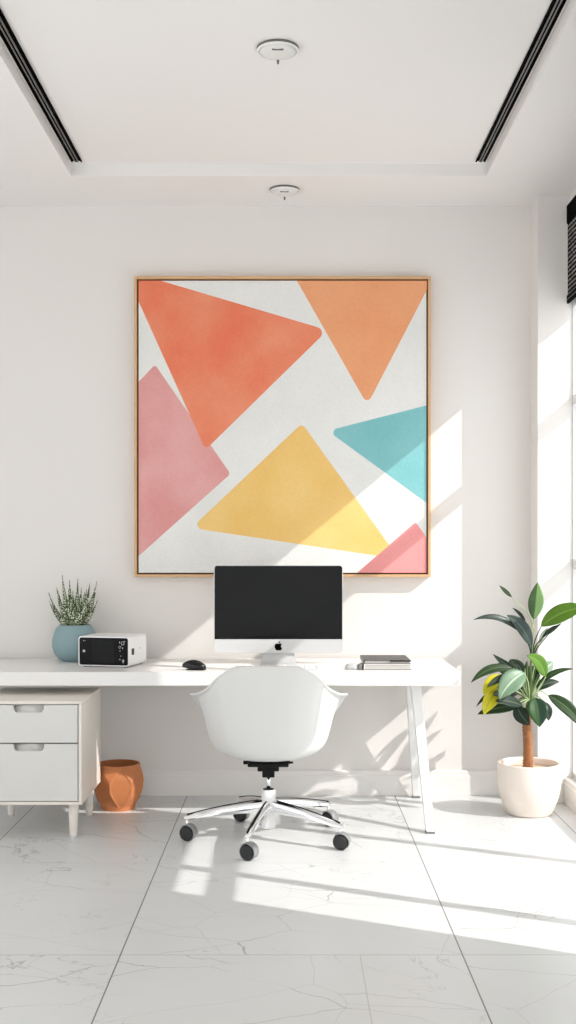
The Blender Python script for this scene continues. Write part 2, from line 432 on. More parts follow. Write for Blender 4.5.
# window wall: low plinth, header and the solid length nearer the camera
YE = -2.575
bm = bmesh.new()
box(bm, XR, XR+0.105, YE, CY, 0, 0.118)
box(bm, XR, XR+0.105, YE, CY, 2.45, H)
box(bm, XR, XR+0.105, -4.6, YE, 0, H)
box(bm, XR, XR+0.105, -7.5, -4.6, 0, 0.118)
box(bm, XR, XR+0.105, -7.5, -4.6, 2.45, H)
struct(obj('wall_right', bm, M['wall']))
bm = bmesh.new()
box(bm, -3.2, -3.08, -1.0, 0, 0, H); box(bm, -3.2, -3.08, -7.5, -5.4, 0, H)
box(bm, -3.2, -3.08, -5.4, -1.0, 0, 0.118); box(bm, -3.2, -3.08, -5.4, -1.0, 2.45, H)
struct(obj('wall_left', bm, M['wall']))
bm = bmesh.new()
box(bm, -3.2, -2.7, -7.62, -7.5, 0, 3.12); box(bm, 1.0, XR+0.11, -7.62, -7.5, 0, 3.12)
box(bm, -2.7, 1.0, -7.62, -7.5, 0, 0.118); box(bm, -2.7, 1.0, -7.62, -7.5, 2.45, 3.12)
struct(obj('wall_rear', bm, M['wall']))
def skirting(outline_axis, a, b, name):
    return struct(obj(name, prism(bmesh.new(), outline_axis[1], outline_axis[0], a, b), M['trim'], bevel=0.0015))
prof = [(0, 0), (-0.020, 0), (-0.020, 0.098), (-0.016, 0.104), (-0.016, 0.118), (-0.012, 0.125), (0, 0.125)]
skirting(('x', prof), -3.2, 1.202, 'baseboard_back')
prof2 = [(XR, 0.0), (XR-0.030, 0.0), (XR-0.030, 0.098), (XR-0.025, 0.104), (XR-0.025, 0.116), (XR-0.021, 0.122), (XR, 0.122)]
skirting(('y', prof2), -7.5, CY, 'baseboard_right')
prof3 = [(CY, 0), (CY-0.018, 0), (CY-0.018, 0.098), (CY-0.014, 0.104), (CY-0.014, 0.118), (CY-0.010, 0.125), (CY, 0.125)]
skirting(('x', prof3), 1.202, XR-0.030, 'baseboard_column')

def window(name, y0, y1, zs, muls, xc=1.40):
    """y0 > y1 (towards the camera); zs: heights of cross bars; muls: uprights."""
    r = bpy.data.objects.new(name, None); col.objects.link(r); r['kind'] = 'structure'
    xa, xb = xc-0.029, xc+0.029
    bm = bmesh.new()
    box(bm, xa, xb, y1, y0, 0.118, 0.150); box(bm, xa, xb, y1, y0, 2.40, 2.45)
    box(bm, xa, xb, y0-0.004, y0, 0.150, 2.40); box(bm, xa, xb, y1, y1+0.004, 0.150, 2.40)
    obj('window_frame', bm, M['frame_white'], r)
    for z in zs: obj('cross_bar', B(xa, xb, y1+0.004, y0-0.004, z-0.025, z+0.025), M['frame_white'], r, bevel=0.002)
    for y, w in muls: obj('mullion', B(xa+0.004, xb-0.004, y-w/2, y+w/2, 0.150, 2.40), M['frame_white'], r)
    obj('pane', B(xc-0.002, xc+0.002, y1+0.004, y0-0.004, 0.150, 2.40), M['glass'], r)
    return r
window('window_1', CY-0.004, -1.372, (1.95, 1.157), ())
window('window_2', -1.400, YE, (1.37,), ((-2.22, 0.042),))
window('added_window_3', -4.6, -7.5, (1.345,), ((-5.5, 0.042), (-6.5, 0.042)))  # invented window behind the camera, out of view, brings in daylight
window('added_window_4', -1.0, -5.4, (1.345,), ((-2.45, 0.042), (-3.9, 0.042)), -3.14)  # made-up window in the unseen left wall, evens out the daylight
w5 = bpy.data.objects.new('added_window_5', None); col.objects.link(w5); w5['kind'] = 'structure'  # rear window added out of view for daylight from the front
bm = bmesh.new()
box(bm, -2.7, 1.0, -7.59, -7.53, 0.118, 0.15); box(bm, -2.7, 1.0, -7.59, -7.53, 2.40, 2.45)
for x in (-2.7, 0.96): box(bm, x, x+0.04, -7.59, -7.53, 0.15, 2.40)
obj('window_frame', bm, M['frame_white'], w5)
for x in (-1.47, -0.24): obj('mullion', B(x-0.02, x+0.02, -7.585, -7.535, 0.15, 2.40), M['frame_white'], w5)
obj('pane', B(-2.66, 0.96, -7.562, -7.558, 0.15, 2.40), M['glass'], w5)
struct(obj('trim_1', B(1.369, 1.431, -1.400, -1.372, 0.118, 2.45), M['frame_white'], bevel=0.002))

# ------------------------------------------------------------------ ceiling fittings
def slot_vent(x0, x1, label):
    t = thing('linear_air_vent', label, 'air vent', (0, 0, HU), 0, 'slot vents in the ceiling tray')
    y0, y1 = RY0+0.05, -0.517
    w = (x1-x0)
    obj('vent_frame', B(x0, x1, y0, y1, -0.004, 0), M['vent'], t)
    for k, f in enumerate((0.34, 0.66)):
        xm = x0 + w*f
        obj('vent_fin', B(xm-0.0022, xm+0.0022, y0, y1-0.004, -0.010, -0.004), M['vent_fin'], t)
    for f in (0.0, 1.0, 0.5):
        xm = x0 + w*f
        obj('vent_blade', B(xm-0.003, xm+0.003, y0, y1, -0.009, -0.004), M['vent'], t)
    return t
slot_vent(-0.992, -0.950, 'long black slot vent along the left edge of the ceiling tray')
slot_vent(0.848, 0.886, 'long black slot vent along the right edge of the ceiling tray')

def down_light(x, y, z, r, label):
    t = thing('ceiling_light', label, 'ceiling light', (x, y, z), 0, 'round ceiling lights')
    obj('shadow_gap_ring', lathe(bmesh.new(), [(r*0.98, 0), (r, -0.001), (r, -0.009), (r*0.97, -0.010)], 56), M['lamp_dark'], t, auto=40)  # dark ring paints the shadow gap between lamp and ceiling
    bm = lathe(bmesh.new(), [(r*0.96, -0.0095), (r*1.0, -0.0095), (r*1.0, -0.012), (r*0.97, -0.015), (r*0.93, -0.015), (r*0.90, -0.011)], 56, cap0=True, cap1=True)
    obj('trim_ring', bm, M['lamp_white'], t, auto=40)
    bm = lathe(bmesh.new(), [(r*0.90, -0.0112), (r*0.82, -0.017), (r*0.62, -0.024), (r*0.35, -0.028), (0, -0.029)], 48, cap0=True)
    obj('diffuser', bm, M['lamp_grey'], t, smooth=True)
    bm = bmesh.new(); box(bm, -0.02, 0.02, -r*0.62, -r*0.53, -0.027, -0.019)
    obj('clip', bm, M['lamp_dark'], t, bevel=0.002)
    bm = lathe(bmesh.new(), [(0.005, -0.020), (0.004, -0.035), (0.003, -0.038), (0, -0.039)], 16, (0, r*0.62))
    obj('nub', bm, M['lamp_dark'], t, smooth=True)
    return t
down_light(-0.043, -1.70, HU, 0.0745, 'larger white round ceiling light inside the raised ceiling tray')
down_light(-0.026, -0.27, H, 0.071, 'smaller looking white round ceiling light near the back wall')

# ------------------------------------------------------------------ blinds
def blind(y0, y1, zb, label):
    t = thing('roller_blind', label, 'blind', (1.343, 0, 0))
    obj('headrail', B(-0.006, 0.011, y1, y0, 2.80, 2.89), M['blind_dark'], t, bevel=0.004)
    obj('screen_fabric', B(-0.001, 0.001, y1+0.004, y0-0.004, zb+0.035, 2.80), M['blind_weave'], t)
    bm = bmesh.new(); box(bm, -0.006, 0.006, y1+0.002, y0-0.002, zb, zb+0.04)
    hb = obj('hem_bar', bm, M['blind_dark'], t, bevel=0.003)
    obj('hem_line', B(-0.0068, -0.0060, y1+0.004, y0-0.004, zb+0.016, zb+0.019), M['vent_fin'], hb)
    return t
bl = blind(CY-0.018, -1.60, 2.415, 'black roller blind rolled up at the top of the window beside the column')
obj('side_channel', B(-0.003, 0.004, CY-0.016, CY-0.010, 2.415, 2.79), M['blind_rail'], bl)
blind(-1.62, YE-0.01, 1.465, 'unseen added black roller blind lowered halfway over the nearer window')  # out of view, added to keep sun off part of the floor

# ------------------------------------------------------------------ painting
px0, px1, pz0, pz1 = -0.773, 0.698, 1.091, 2.583
pa = thing('framed_painting', 'large square abstract painting of pastel triangles in thin oak frame on back wall', 'painting', ((px0+px1)/2, 0, (pz0+pz1)/2))
hw, hh = (px1-px0)/2, (pz1-pz0)/2
bm = bmesh.new()
fw, D1 = 0.013, -0.050
for (a, b, c_, d) in ((-hw, hw, hh-fw, hh), (-hw, hw, -hh, -hh+fw)): box(bm, a, b, D1, -0.001, c_, d)
for (a, b) in ((-hw, -hw+fw), (hw-fw, hw)): box(bm, a, b, D1, -0.001, -hh+fw, hh-fw)
obj('frame', bm, M['wood'], pa, bevel=0.0012)
obj('backing', B(-hw+fw, hw-fw, -0.014, -0.002, -hh+fw, hh-fw), M['wood_dark'], pa)
cw, ch = hw-fw-0.008, hh-fw-0.008
bm = bmesh.new(); box(bm, -cw, cw, -0.040, -0.014, -ch, ch, 0)
def shp(pts, mi, k):
    # canvas drawing grid: 0..507 across and 0..508 down
    q = []
    for (x, y, r) in pts:
        q.append((-cw + 2*cw*(x-33)/507, ch - 2*ch*(y-38)/508, r))
    vs = [bm.verts.new((u, -0.0404-0.0002*k, v)) for u, v in round_poly(q, 7)]
    bm.faces.new(vs).material_index = mi
shp([(33,38,0),(72,38,0),(366,124,.03),(151,332,.018),(33,74,0)], 1, 2)
shp([(312,38,0),(541,38,0),(541,54,0),(436,254,.022)], 2, 1)
shp([(33,214,0),(62,184,.012),(195,374,.02),(33,517,0)], 3, 1)
shp([(321,286,.022),(492,522,.006),(126,468,.026)], 4, 1)
shp([(366,299,.022),(540,255,0),(540,424,0)], 5, 1)
shp([(521,458,.01),(540,484,0),(540,546,0),(418,546,0)], 6, 2)
obj('canvas', bm, [M['cv_white'], M['cv_red'], M['cv_orange'], M['cv_pink'], M['cv_yellow'], M['cv_teal'], M['cv_rose']], pa)

# ------------------------------------------------------------------ desk
ZD = 0.685
dk = thing('desk', 'long white desk with thick top and splayed legs against the back wall', 'desk', (-0.5, -0.34, 0))
bm = prism(bmesh.new(), rrect(-1.30, 1.257, -0.327, 0.318, 0.012, 4), 'z', ZD-0.062, ZD)
obj('tabletop', bm, M['desk'], dk, bevel=0.004, seg=3)
def dleg(tp, ft, w0, w1):
    tp, ft = Vector(tp), Vector(ft)
    def ring(c, w): return [(c.x-w/2, c.y-w/2, c.z), (c.x+w/2, c.y-w/2, c.z), (c.x+w/2, c.y+w/2, c.z), (c.x-w/2, c.y+w/2, c.z)]
    o = obj('leg', loft(bmesh.new(), [ring(tp, w0), ring(ft, w1)]), M['desk'], dk, bevel=0.004)
    w = w1+0.003
    f = obj('foot_pad', B(ft.x-w/2, ft.x+w/2, ft.y-w/2, ft.y+w/2, 0, 0.008), M['case_dark'], o)
    return o
dleg((1.075, -0.13, ZD-0.062), (1.106, -0.435, 0.008), 0.048, 0.036)
dleg((1.082, 0.17, ZD-0.062), (1.124, 0.285, 0.008), 0.046, 0.036)
dleg((-1.13, -0.13, ZD-0.062), (-1.17, -0.26, 0.008), 0.048, 0.036)
dleg((-1.13, 0.17, ZD-0.062), (-1.17, 0.285, 0.008), 0.046, 0.036)
obj('bracket', B(1.10, 1.125, -0.16, -0.10, ZD-0.074, ZD-0.062), M['case_dark'], dk, bevel=0.002)

# ------------------------------------------------------------------ drawer cabinet
cx0, cx1, cyf, cyb, cz0, cz1 = -1.330, -0.882, -0.89, -0.40, 0.145, 0.585
cb = thing('drawer_cabinet', 'low white two drawer cabinet on tapered legs under the left end of desk', 'cabinet', ((cx0+cx1)/2, (cyf+cyb)/2, 0))
W, Dp = (cx1-cx0)/2, (cyb-cyf)/2
t_ = 0.014
bm = bmesh.new()
box(bm, -W, W, -Dp, Dp, cz1-t_, cz1); box(bm, -W, W, -Dp, Dp, cz0, cz0+t_)
box(bm, -W, -W+t_, -Dp, Dp, cz0+t_, cz1-t_); box(bm, W-t_, W, -Dp, Dp, cz0+t_, cz1-t_)
box(bm, -W+t_, W-t_, Dp-0.01, Dp, cz0+t_, cz1-t_)
obj('body', bm, M['cab'], cb, bevel=0.003)
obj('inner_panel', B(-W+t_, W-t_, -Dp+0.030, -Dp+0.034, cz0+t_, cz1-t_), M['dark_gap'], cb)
def drawer(z0, z1):
    xa, xb = -W+t_+0.003, W-t_-0.003
    nw, nd, r = 0.064, 0.031, 0.018
    out = [(xa, z0), (xb, z0), (xb, z1), (nw, z1)]
    out += [(nw, z1-nd+r)]
    for i in range(1, 7):
        a = math.radians(90*i/6); out.append((nw-r+r*math.cos(a), z1-nd+r-r*math.sin(a)))
    for i in range(0, 7):
        a = math.radians(90*i/6); out.append((-nw+r-r*math.sin(a), z1-nd+r-r*math.cos(a)))
    out += [(-nw, z1), (xa, z1)]
    o = obj('drawer', prism(bmesh.new(), out, 'y', -Dp-0.001, -Dp+0.018), M['drawer'], cb, bevel=0.0015)
    # scooped finger pull behind the notch
    bm = bmesh.new()
    rows = []
    for i in range(8):
        a = math.pi/2*i/7
        y = -Dp+0.004+0.020*math.sin(a); z = z1-nd+0.001+ (nd-0.003)*(1-math.cos(a))
        rows.append([bm.verts.new((-nw-0.004, y, z)), bm.verts.new((nw+0.004, y, z))])
    for a, b in zip(rows, rows[1:]): bm.faces.new((a[0], a[1], b[1], b[0]))
    h = obj('finger_pull', bm, M['drawer'], o, smooth=True)
    s = h.modifiers.new('solid', 'SOLIDIFY'); s.thickness = 0.002
    return o
drawer(0.409, cz1-t_-0.003)
drawer(cz0+t_+0.003, 0.404)
for sx in (-1, 1):
    for sy in (-1, 1):
        lx, ly = sx*(W-0.05), sy*(Dp-0.055)
        bm = bmesh.new()
        lathe(bm, [(0.0155, 0.006), (0.0165, 0.02), (0.023, cz0)], 28, (lx+0.006*sx, ly+0.004*sy))
        lg = obj('leg', bm, M['cab'], cb, auto=40)
        obj('foot_cap', lathe(bmesh.new(), [(0.0165, 0.0), (0.0165, 0.007)], 28, (lx+0.006*sx, ly+0.004*sy)), M['alu'], lg, auto=40)

# ------------------------------------------------------------------ faceted terracotta bin
bn = thing('faceted_planter', 'terracotta faceted pot on floor between the drawer cabinet and chair', 'pot', (-0.815, -0.295, 0))
def barrel(z):
    pts = ((0, .074), (.05, .102), (.10, .119), (.135, .122), (.175, .114), (.214, .099))
    for (za, ra), (zb_, rb) in zip(pts, pts[1:]):
        if z <= zb_ + 1e-9:
            return ra + (rb-ra)*(z-za)/(zb_-za)
    return pts[-1][1]
def sm_barrel(z): return sum(barrel(min(.214, max(0, z+dz))) for dz in (-.02, -.01, 0, .01, .02))/5
NF, NT, NZ = 7, 196, 60
off = math.radians(-90+14)
bm = bmesh.new(); rings = []
for iz in range(NZ+1):
    z = 0.214*iz/NZ
    zm = 0.115
    f = (z-0.008)/(zm-0.008) if z < zm else (0.206-z)/(0.206-zm)
    f = math.sin(math.pi/2*min(1, max(0, f)))**1.1
    wz = min(1, f*5)
    ring = []
    for it in range(NT):
        th = 2*math.pi*it/NT
        ph = (th-off+math.pi/NF) % (2*math.pi/NF) - math.pi/NF
        half = math.pi/NF
        if abs(ph) <= half*f: cdf = math.cos(half*f)/math.cos(ph) - 0.032*min(1, (half*f-abs(ph))/0.03)
        else: cdf = 0.45+0.55*math.cos(half*(1-f))/math.cos(half-abs(ph))
        r = sm_barrel(z)*((1-wz) + wz*cdf)
        ring.append(bm.verts.new((r*math.cos(th), r*math.sin(th), z)))
    rings.append(ring)
for k_, (sc_, z_) in enumerate(((.95, .214), (.97, .205), (1.05, .12), (.72, .012))):
    rings.append([bm.verts.new((0.099*sc_*math.cos(2*math.pi*it/NT), 0.099*sc_*math.sin(2*math.pi*it/NT), z_)) for it in range(NT)])
for q_, (a, b) in enumerate(zip(rings, rings[1:])):
    for k in range(NT):
        j = (k+1) % NT; bm.faces.new((a[k], a[j], b[j], b[k])).material_index = 1 if q_ > NZ+1 else 0
bm.faces.new(rings[0]); bm.faces.new(rings[-1]).material_index = 1
obj('pot_body', bm, [M['terra'], M['terra_in']], bn, auto=35)

# ------------------------------------------------------------------ all-in-one computer
ic = thing('desktop_computer', 'silver all in one desktop computer with black screen standing on the desk', 'computer', (-0.055, -0.30, ZD))
w2, zb, zt = 0.306, 0.052, 0.469
bm = prism(bmesh.new(), rrect(-w2, w2, zb, zt, 0.016, 6), 'y', -0.008, 0.008)
bulge = []
for s, y in ((0.985, 0.008), (0.9, 0.016), (0.7, 0.026), (0.4, 0.034), (0.15, 0.037)):
    zc = (zb+zt)/2
    bulge.append([(u*s, y, zc+(v-zc)*s) for u, v in rrect(-w2, w2, zb, zt, 0.016, 6)])
loft(bm, bulge)
obj('housing', bm, M['alu'], ic, auto=40, bevel=0.001)
bm = prism(bmesh.new(), [(-w2+0.004, zb+0.066), (w2-0.004, zb+0.066)] + [p for p in rrect(-w2+0.004, w2-0.004, zb+0.066, zt-0.004, 0.012, 6)][7:21], 'y', -0.0095, -0.008)
obj('screen', bm, M['screen'], ic)
# emblem on the chin
import re
PATH = "M12.152 6.896c-.948 0-2.415-1.078-3.96-1.04-2.04.027-3.91 1.183-4.961 3.014-2.117 3.675-.546 9.103 1.519 12.09 1.013 1.454 2.208 3.09 3.792 3.039 1.52-.065 2.09-.987 3.935-.987 1.831 0 2.35.987 3.96.948 1.637-.026 2.676-1.48 3.676-2.948 1.156-1.688 1.636-3.325 1.662-3.415-.039-.013-3.182-1.221-3.22-4.857-.026-3.04 2.48-4.494 2.597-4.559-1.429-2.09-3.623-2.324-4.39-2.376-2-.156-3.675 1.09-4.61 1.09z"
LEAF = "M15.53 3.83c.843-1.012 1.4-2.427 1.245-3.83-1.207.052-2.662.805-3.532 1.818-.78.896-1.454 2.338-1.273 3.714 1.338.104 2.715-.688 3.559-1.701z"
def path_pts(s, n=5):
    nums = [float(x) for x in re.findall(r'-?\d*\.?\d+', s)]
    x, y = nums[0], nums[1]; out = []; i = 2
    while i+5 < len(nums):
        a, b, c, d, e, f = nums[i:i+6]; i += 6
        for k in range(n):
            t = k/n; u = 1-t
            out.append((x + 3*u*u*t*a + 3*u*t*t*c + t**3*e, y + 3*u*u*t*b + 3*u*t*t*d + t**3*f))
        x += e; y += f
    return out
bm = bmesh.new()
sc = 0.044/24
for s in (PATH, LEAF):
    prism(bm, [((px-12)*sc, zb+0.034-(py-12)*sc) for px, py in path_pts(s)], 'y', -0.0092, -0.0078)
obj('emblem', bm, M['logo'], ic)
bm = bmesh.new()
def srect(hw_, y0, y1, z): return [(-hw_, y0, z), (hw_, y0, z), (hw_, y1, z), (-hw_, y1, z)]
loft(bm, [srect(0.088, -0.062, 0.10, 0.0), srect(0.088, -0.062, 0.10, 0.004)])
loft(bm, [srect(0.083, 0.070, 0.078, 0.004), srect(0.078, 0.048, 0.054, 0.03), srect(0.075, 0.030, 0.036, 0.07), srect(0.075, 0.024, 0.032, 0.16)])
loft(bm, [srect(0.083, -0.03, 0.078, 0.004), srect(0.080, -0.015, 0.06, 0.012), srect(0.0765, 0.0, 0.05, 0.03), srect(0.075, 0.006, 0.03, 0.056)])
obj('stand', bm, M['alu'], ic, bevel=0.001, auto=35)

# ------------------------------------------------------------------ keyboard
kb = thing('keyboard', 'slim white keyboard on the desk hidden behind the chair back', 'keyboard', (-0.06, -0.545, ZD))
bm = loft(bmesh.new(), [[(u, v, 0) for u, v in rrect(-0.185, 0.185, -0.057, 0.057, 0.01)], [(u, v, 0.006+0.05*(v+0.057)) for u, v in rrect(-0.185, 0.185, -0.057, 0.057, 0.01)]])
obj('keyboard_base', bm, M['alu'], kb)
k0 = None
for r in range(5):
    nk = 14
    for c_ in range(nk):
        if r == 0 and 4 <= c_ <= 8: continue
        x = -0.176 + 0.0252*c_; y = -0.050 + 0.0202*r; z = 0.006+0.05*(y+0.057)
        if k0 is None:
            bm = loft(bmesh.new(), [[(u, v, 0) for u, v in rrect(0, 0.0222, 0, 0.0172, 0.003, 3)], [(u, v, 0.0035) for u, v in rrect(0.001, 0.0212, 0.001, 0.0162, 0.003, 3)]])
            k0 = obj('key', bm, M['key'], kb); k = k0
        else:
            k = k0.copy(); col.objects.link(k); k.parent = kb
        k.location = (x, y, z)
bm = loft(bmesh.new(), [[(u, v, 0.0067) for u, v in rrect(-0.075, 0.048, -0.050, -0.033, 0.003, 3)], [(u, v, 0.0105) for u, v in rrect(-0.074, 0.047, -0.049, -0.034, 0.003, 3)]])
obj('space_bar', bm, M['key'], kb)

# ------------------------------------------------------------------ mouse
ms = thing('computer_mouse', 'glossy black computer mouse lying on the desk left of the chair', 'computer mouse', (-0.432, -0.575, ZD), math.radians(-12))
def mouse_rings(zsc, inset):
    rings = []
    for i in range(13):
        t = i/12; x = -0.054 + 0.108*t
        wv = 0.031*(math.sin(math.pi*(0.05+0.91*t))**0.6)*(0.66+0.34*t) - inset
        hz = 0.003 + 0.036*math.sin(math.pi*min(1, 0.05+0.86*t))**0.75
        lift = 0.010*(1-t)**2
        ring = []
        for k in range(14):
            a = math.pi*2*k/14
            cy, sz = math.cos(a), math.sin(a)
            z = lift + (hz*zsc*max(0, sz)**0.8 if sz > 0 else 0.004*sz) + 0.005
            ring.append((x, wv*cy, z))
        rings.append(ring)
    return rings
mb_ = obj('mouse_body', loft(bmesh.new(), mouse_rings(1, 0)), M['mouse'], ms, smooth=True)
obj('mouse_sole', prism(bmesh.new(), rrect(-0.035, 0.048, -0.02, 0.02, 0.015), 'z', 0.0, 0.004), M['black_plastic'], ms)
obj('scroll_wheel', tube(bmesh.new(), [(-0.020, -0.003, 0.034), (-0.020, 0.003, 0.034)], 0.006, 16), M['mouse_grey'], ms, auto=40)
obj('button_seam', B(-0.046, -0.028, -0.0006, 0.0006, 0.022, 0.030), M['mouse_grey'], ms)

# ------------------------------------------------------------------ white box device
dv = thing('desk_projector', 'small white box shaped device with black front panel beside the blue vase', 'electronic device', (-0.832, -0.350, ZD), math.radians(-13))
wx, dy, zz = 0.125, 0.115, 0.142
def rr(y, ins): return [(u, y, v) for u, v in rrect(-wx+ins, wx-ins, 0.004+ins, zz-ins, 0.014, 6)]
bm = loft(bmesh.new(), [rr(-dy+0.006, 0.010), rr(-dy, 0.006), rr(-dy, 0.003), rr(-dy+0.003, 0.0), rr(dy-0.004, 0), rr(dy, 0.004)])
obj('case', bm, M['dev_white'], dv, auto=40)
bm = prism(bmesh.new(), rrect(-wx+0.006, wx-0.006, 0.010, zz-0.006, 0.010, 6), 'y', -dy-0.001, -dy+0.008)
fp = obj('front_panel', bm, M['dev_black'], dv, bevel=0.001)
obj('display', prism(bmesh.new(), rrect(-0.058, 0.052, 0.022, 0.122, 0.003, 3), 'y', -dy-0.0016, -dy-0.001), M['dev_screen'], fp)
def ringmark(cx, cz, r, w):
    bm = bmesh.new()
    n = 18
    a = [bm.verts.new((cx+r*math.cos(2*math.pi*i/n), -dy-0.0016, cz+r*math.sin(2*math.pi*i/n))) for i in range(n)]
    b = [bm.verts.new((cx+(r-w)*math.cos(2*math.pi*i/n), -dy-0.0016, cz+(r-w)*math.sin(2*math.pi*i/n))) for i in range(n)]
    for i in range(n): bm.faces.new((a[i], a[(i+1) % n], b[(i+1) % n], b[i]))
    obj('dial_mark', bm, M['dev_mark'], fp)
ringmark(0.094, 0.112, 0.008, 0.0018); ringmark(0.080, 0.094, 0.006, 0.0014)
for (a, b, c_, d) in ((0.100, 0.106, 0.1195, 0.1225), (0.0775, 0.0805, 0.112, 0.120), (0.078, 0.083, 0.076, 0.0785), (0.092, 0.095, 0.086, 0.093), (0.094, 0.098, 0.022, 0.038), (0.090, 0.102, 0.030, 0.033), (0.078, 0.082, 0.036, 0.040), (0.084, 0.087, 0.052, 0.055), (-0.100, -0.096, 0.120, 0.1225), (-0.092, -0.089, 0.120, 0.1225)):
    obj('control_mark', B(a, b, -dy-0.0017, -dy-0.0011, c_, d), M['dev_mark'], fp)
bm = lathe(bmesh.new(), [(0.006, 0), (0.006, 0.0012)], 20); bmesh.ops.rotate(bm, verts=bm.verts, matrix=Matrix.Rotation(math.pi/2, 3, 'X')); bmesh.ops.translate(bm, verts=bm.verts, vec=(-0.096, -dy-0.001, 0.074))
obj('indicator', bm, M['dev_mark'], fp)
bm = prism(bmesh.new(), rrect(-0.083, -0.055, 0.056, 0.086, 0.004, 3), 'x', wx-0.001, wx+0.0012)
obj('side_port', bm, M['dev_black'], dv)
bm = prism(bmesh.new(), rrect(0.02, 0.034, 0.076, 0.084, 0.003, 3), 'x', wx-0.001, wx+0.0006)
obj('side_mark', bm, M['case'], dv)
for sx in (-1, 1):
    for sy in (-1, 1): obj('rubber_foot', lathe(bmesh.new(), [(0.008, 0), (0.009, 0.005)], 16, (sx*0.10, sy*0.09)), M['black_plastic'], dv)

# ------------------------------------------------------------------ vase with spotted succulent
vs_ = thing('round_vase', 'round slate blue vase standing on the desk holding a spiky plant', 'vase', (-1.047, -0.155, ZD))
prof = [(0.045, 0.0), (0.062, 0.002), (0.092, 0.028), (0.107, 0.062), (0.110, 0.088), (0.106, 0.118), (0.094, 0.150), (0.080, 0.170), (0.076, 0.176), (0.072, 0.177), (0.069, 0.173), (0.070, 0.168), (0.069, 0.167), (0.0, 0.166)]
def smooth_prof(p, k=4):
    out = []
    for i in range(len(p)-1):
        a, b, c_, d = p[max(i-1, 0)], p[i], p[i+1], p[min(i+2, len(p)-1)]
        for j in range(k):
            t = j/k
            f = lambda q: 0.5*((2*b[q]) + (-a[q]+c_[q])*t + (2*a[q]-5*b[q]+4*c_[q]-d[q])*t*t + (-a[q]+3*b[q]-3*c_[q]+d[q])*t**3)
            out.append((max(0, f(0)), f(1)))
    out.append(p[-1]); return out
obj('vase_body', lathe(bmesh.new(), smooth_prof(prof[:-2]) + [(0.067, 0.166)], 56), M['vase'], vs_, smooth=True)
su = thing('spotted_succulent', 'spiky dark green succulent with white spots growing in the blue vase', 'plant', (-1.047, -0.155, ZD+0.174))
obj('soil', lathe(bmesh.new(), [(0.0655, 0.1665), (0.066, 0.1685), (0.03, 0.172), (0, 0.174)], 32), M['soil'], vs_, smooth=True)
tips = [(-0.118, 0.00, 0.175), (-0.112, -0.03, 0.140), (-0.088, 0.03, 0.200), (-0.055, -0.01, 0.262), (-0.066, -0.05, 0.185), (-0.030, 0.03, 0.235),
        (-0.020, -0.05, 0.190), (0.006, 0.04, 0.215), (0.015, -0.01, 0.243), (-0.005, -0.06, 0.150), (0.048, 0.03, 0.190), (0.068, 0.00, 0.222), (0.096, 0.02, 0.230),
        (0.108, -0.02, 0.148), (0.060, -0.055, 0.150), (-0.09, -0.055, 0.120), (0.03, -0.06, 0.12), (0.085, 0.05, 0.17), (-0.06, 0.06, 0.17), (0.035, -0.035, 0.20), (-0.045, -0.045, 0.215)]
for q_ in range(16):
    a_ = 2*math.pi*q_/16 + random.uniform(-.2, .2); r_ = random.uniform(.02, .075)
    tips.append((r_*math.cos(a_), 0.7*r_*math.sin(a_), random.uniform(.13, .20) - 0.25*r_))
for i, (tx, ty, tz) in enumerate(tips):
    tip = Vector((tx*1.08, ty, tz)); base_ = Vector((tx*0.42, ty*0.55, 0.002)); tip = tip - Vector((0, 0, 0.016)); L_ = (tip-base_).length
    mid = base_.lerp(tip, 0.5) + Vector((tx*0.14, ty*0.14, -0.0))
    pts, rad = [], []
    for k in range(11):
        t = k/10; u = 1-t
        pts.append(u*u*base_ + 2*u*t*mid + t*t*tip)
        rad.append(max(0.0012, 0.0185*(1-t**1.5)*(0.8+0.3*math.sin(math.pi*min(1, t*1.6)))))
    obj('leaf', tube(bmesh.new(), pts, rad, 9, 0, 0.6), M['succ'], su, smooth=True)

# ------------------------------------------------------------------ books and small case
def slab(w, d, h, r=0.004): return rrect(-w/2, w/2, -d/2, d/2, r, 4)
wb = thing('book', 'white book lying under the dark one on the right half of desk', 'book', (0.440, -0.450, ZD))
obj('cover', (lambda bm: (prism(bm, slab(.214, .26, 0), 'z', 0.0, 0.0025, 1), prism(bm, slab(.214, .26, 0), 'z', 0.0245, 0.027), box(bm, -.107, -.104, -.13, .13, 0.002, 0.025), bm)[-1])(bmesh.new()), [M['book_white'], M['case_dark']], wb)
obj('pages', B(-.104, .103, -.126, .126, 0.0025, 0.0245), M['page'], wb)
db = thing('notebook', 'dark grey glossy notebook lying on top of the white book on desk', 'notebook', (0.438, -0.447, ZD+0.027))
obj('cover', (lambda bm: (prism(bm, slab(.212, .255, 0), 'z', 0.0145, 0.017), prism(bm, slab(.212, .255, 0), 'z', 0.0, 0.0025), bm)[-1])(bmesh.new()), M['book_dark'], db)
obj('pages', B(-.102, .102, -.123, .1235, 0.0025, 0.0145), M['page'], db)
obj('corner_band', B(.012, .1065, -.1282, -.115, 0.0095, 0.0174), M['book_black'], db)
obj('spine', B(-.107, -.103, -.127, .127, 0.0005, 0.0165), M['book_black'], db)
cs = thing('small_case', 'small pale grey rounded case lying just left of the stacked books', 'case', (0.285, -0.545, ZD), math.radians(-14))
bm = loft(bmesh.new(), [[(u*s, v*s, z) for u, v in rrect(-.036, .030, -.026, .026, .022, 6)] for s, z in ((.8, 0.0), (1, .004), (1, .012), (.82, .022), (.5, .026))])
obj('shell', bm, M['case'], cs, smooth=True)
bm = loft(bmesh.new(), [[(0.036+u*s*.5, v*s, z) for u, v in rrect(-.020, .020, -.024, .024, .012, 5)] for s, z in ((.8, 0.0), (1, .006), (1, .020), (.8, .027))])
obj('end_cap', bm, M['case_dark'], cs, smooth=True)

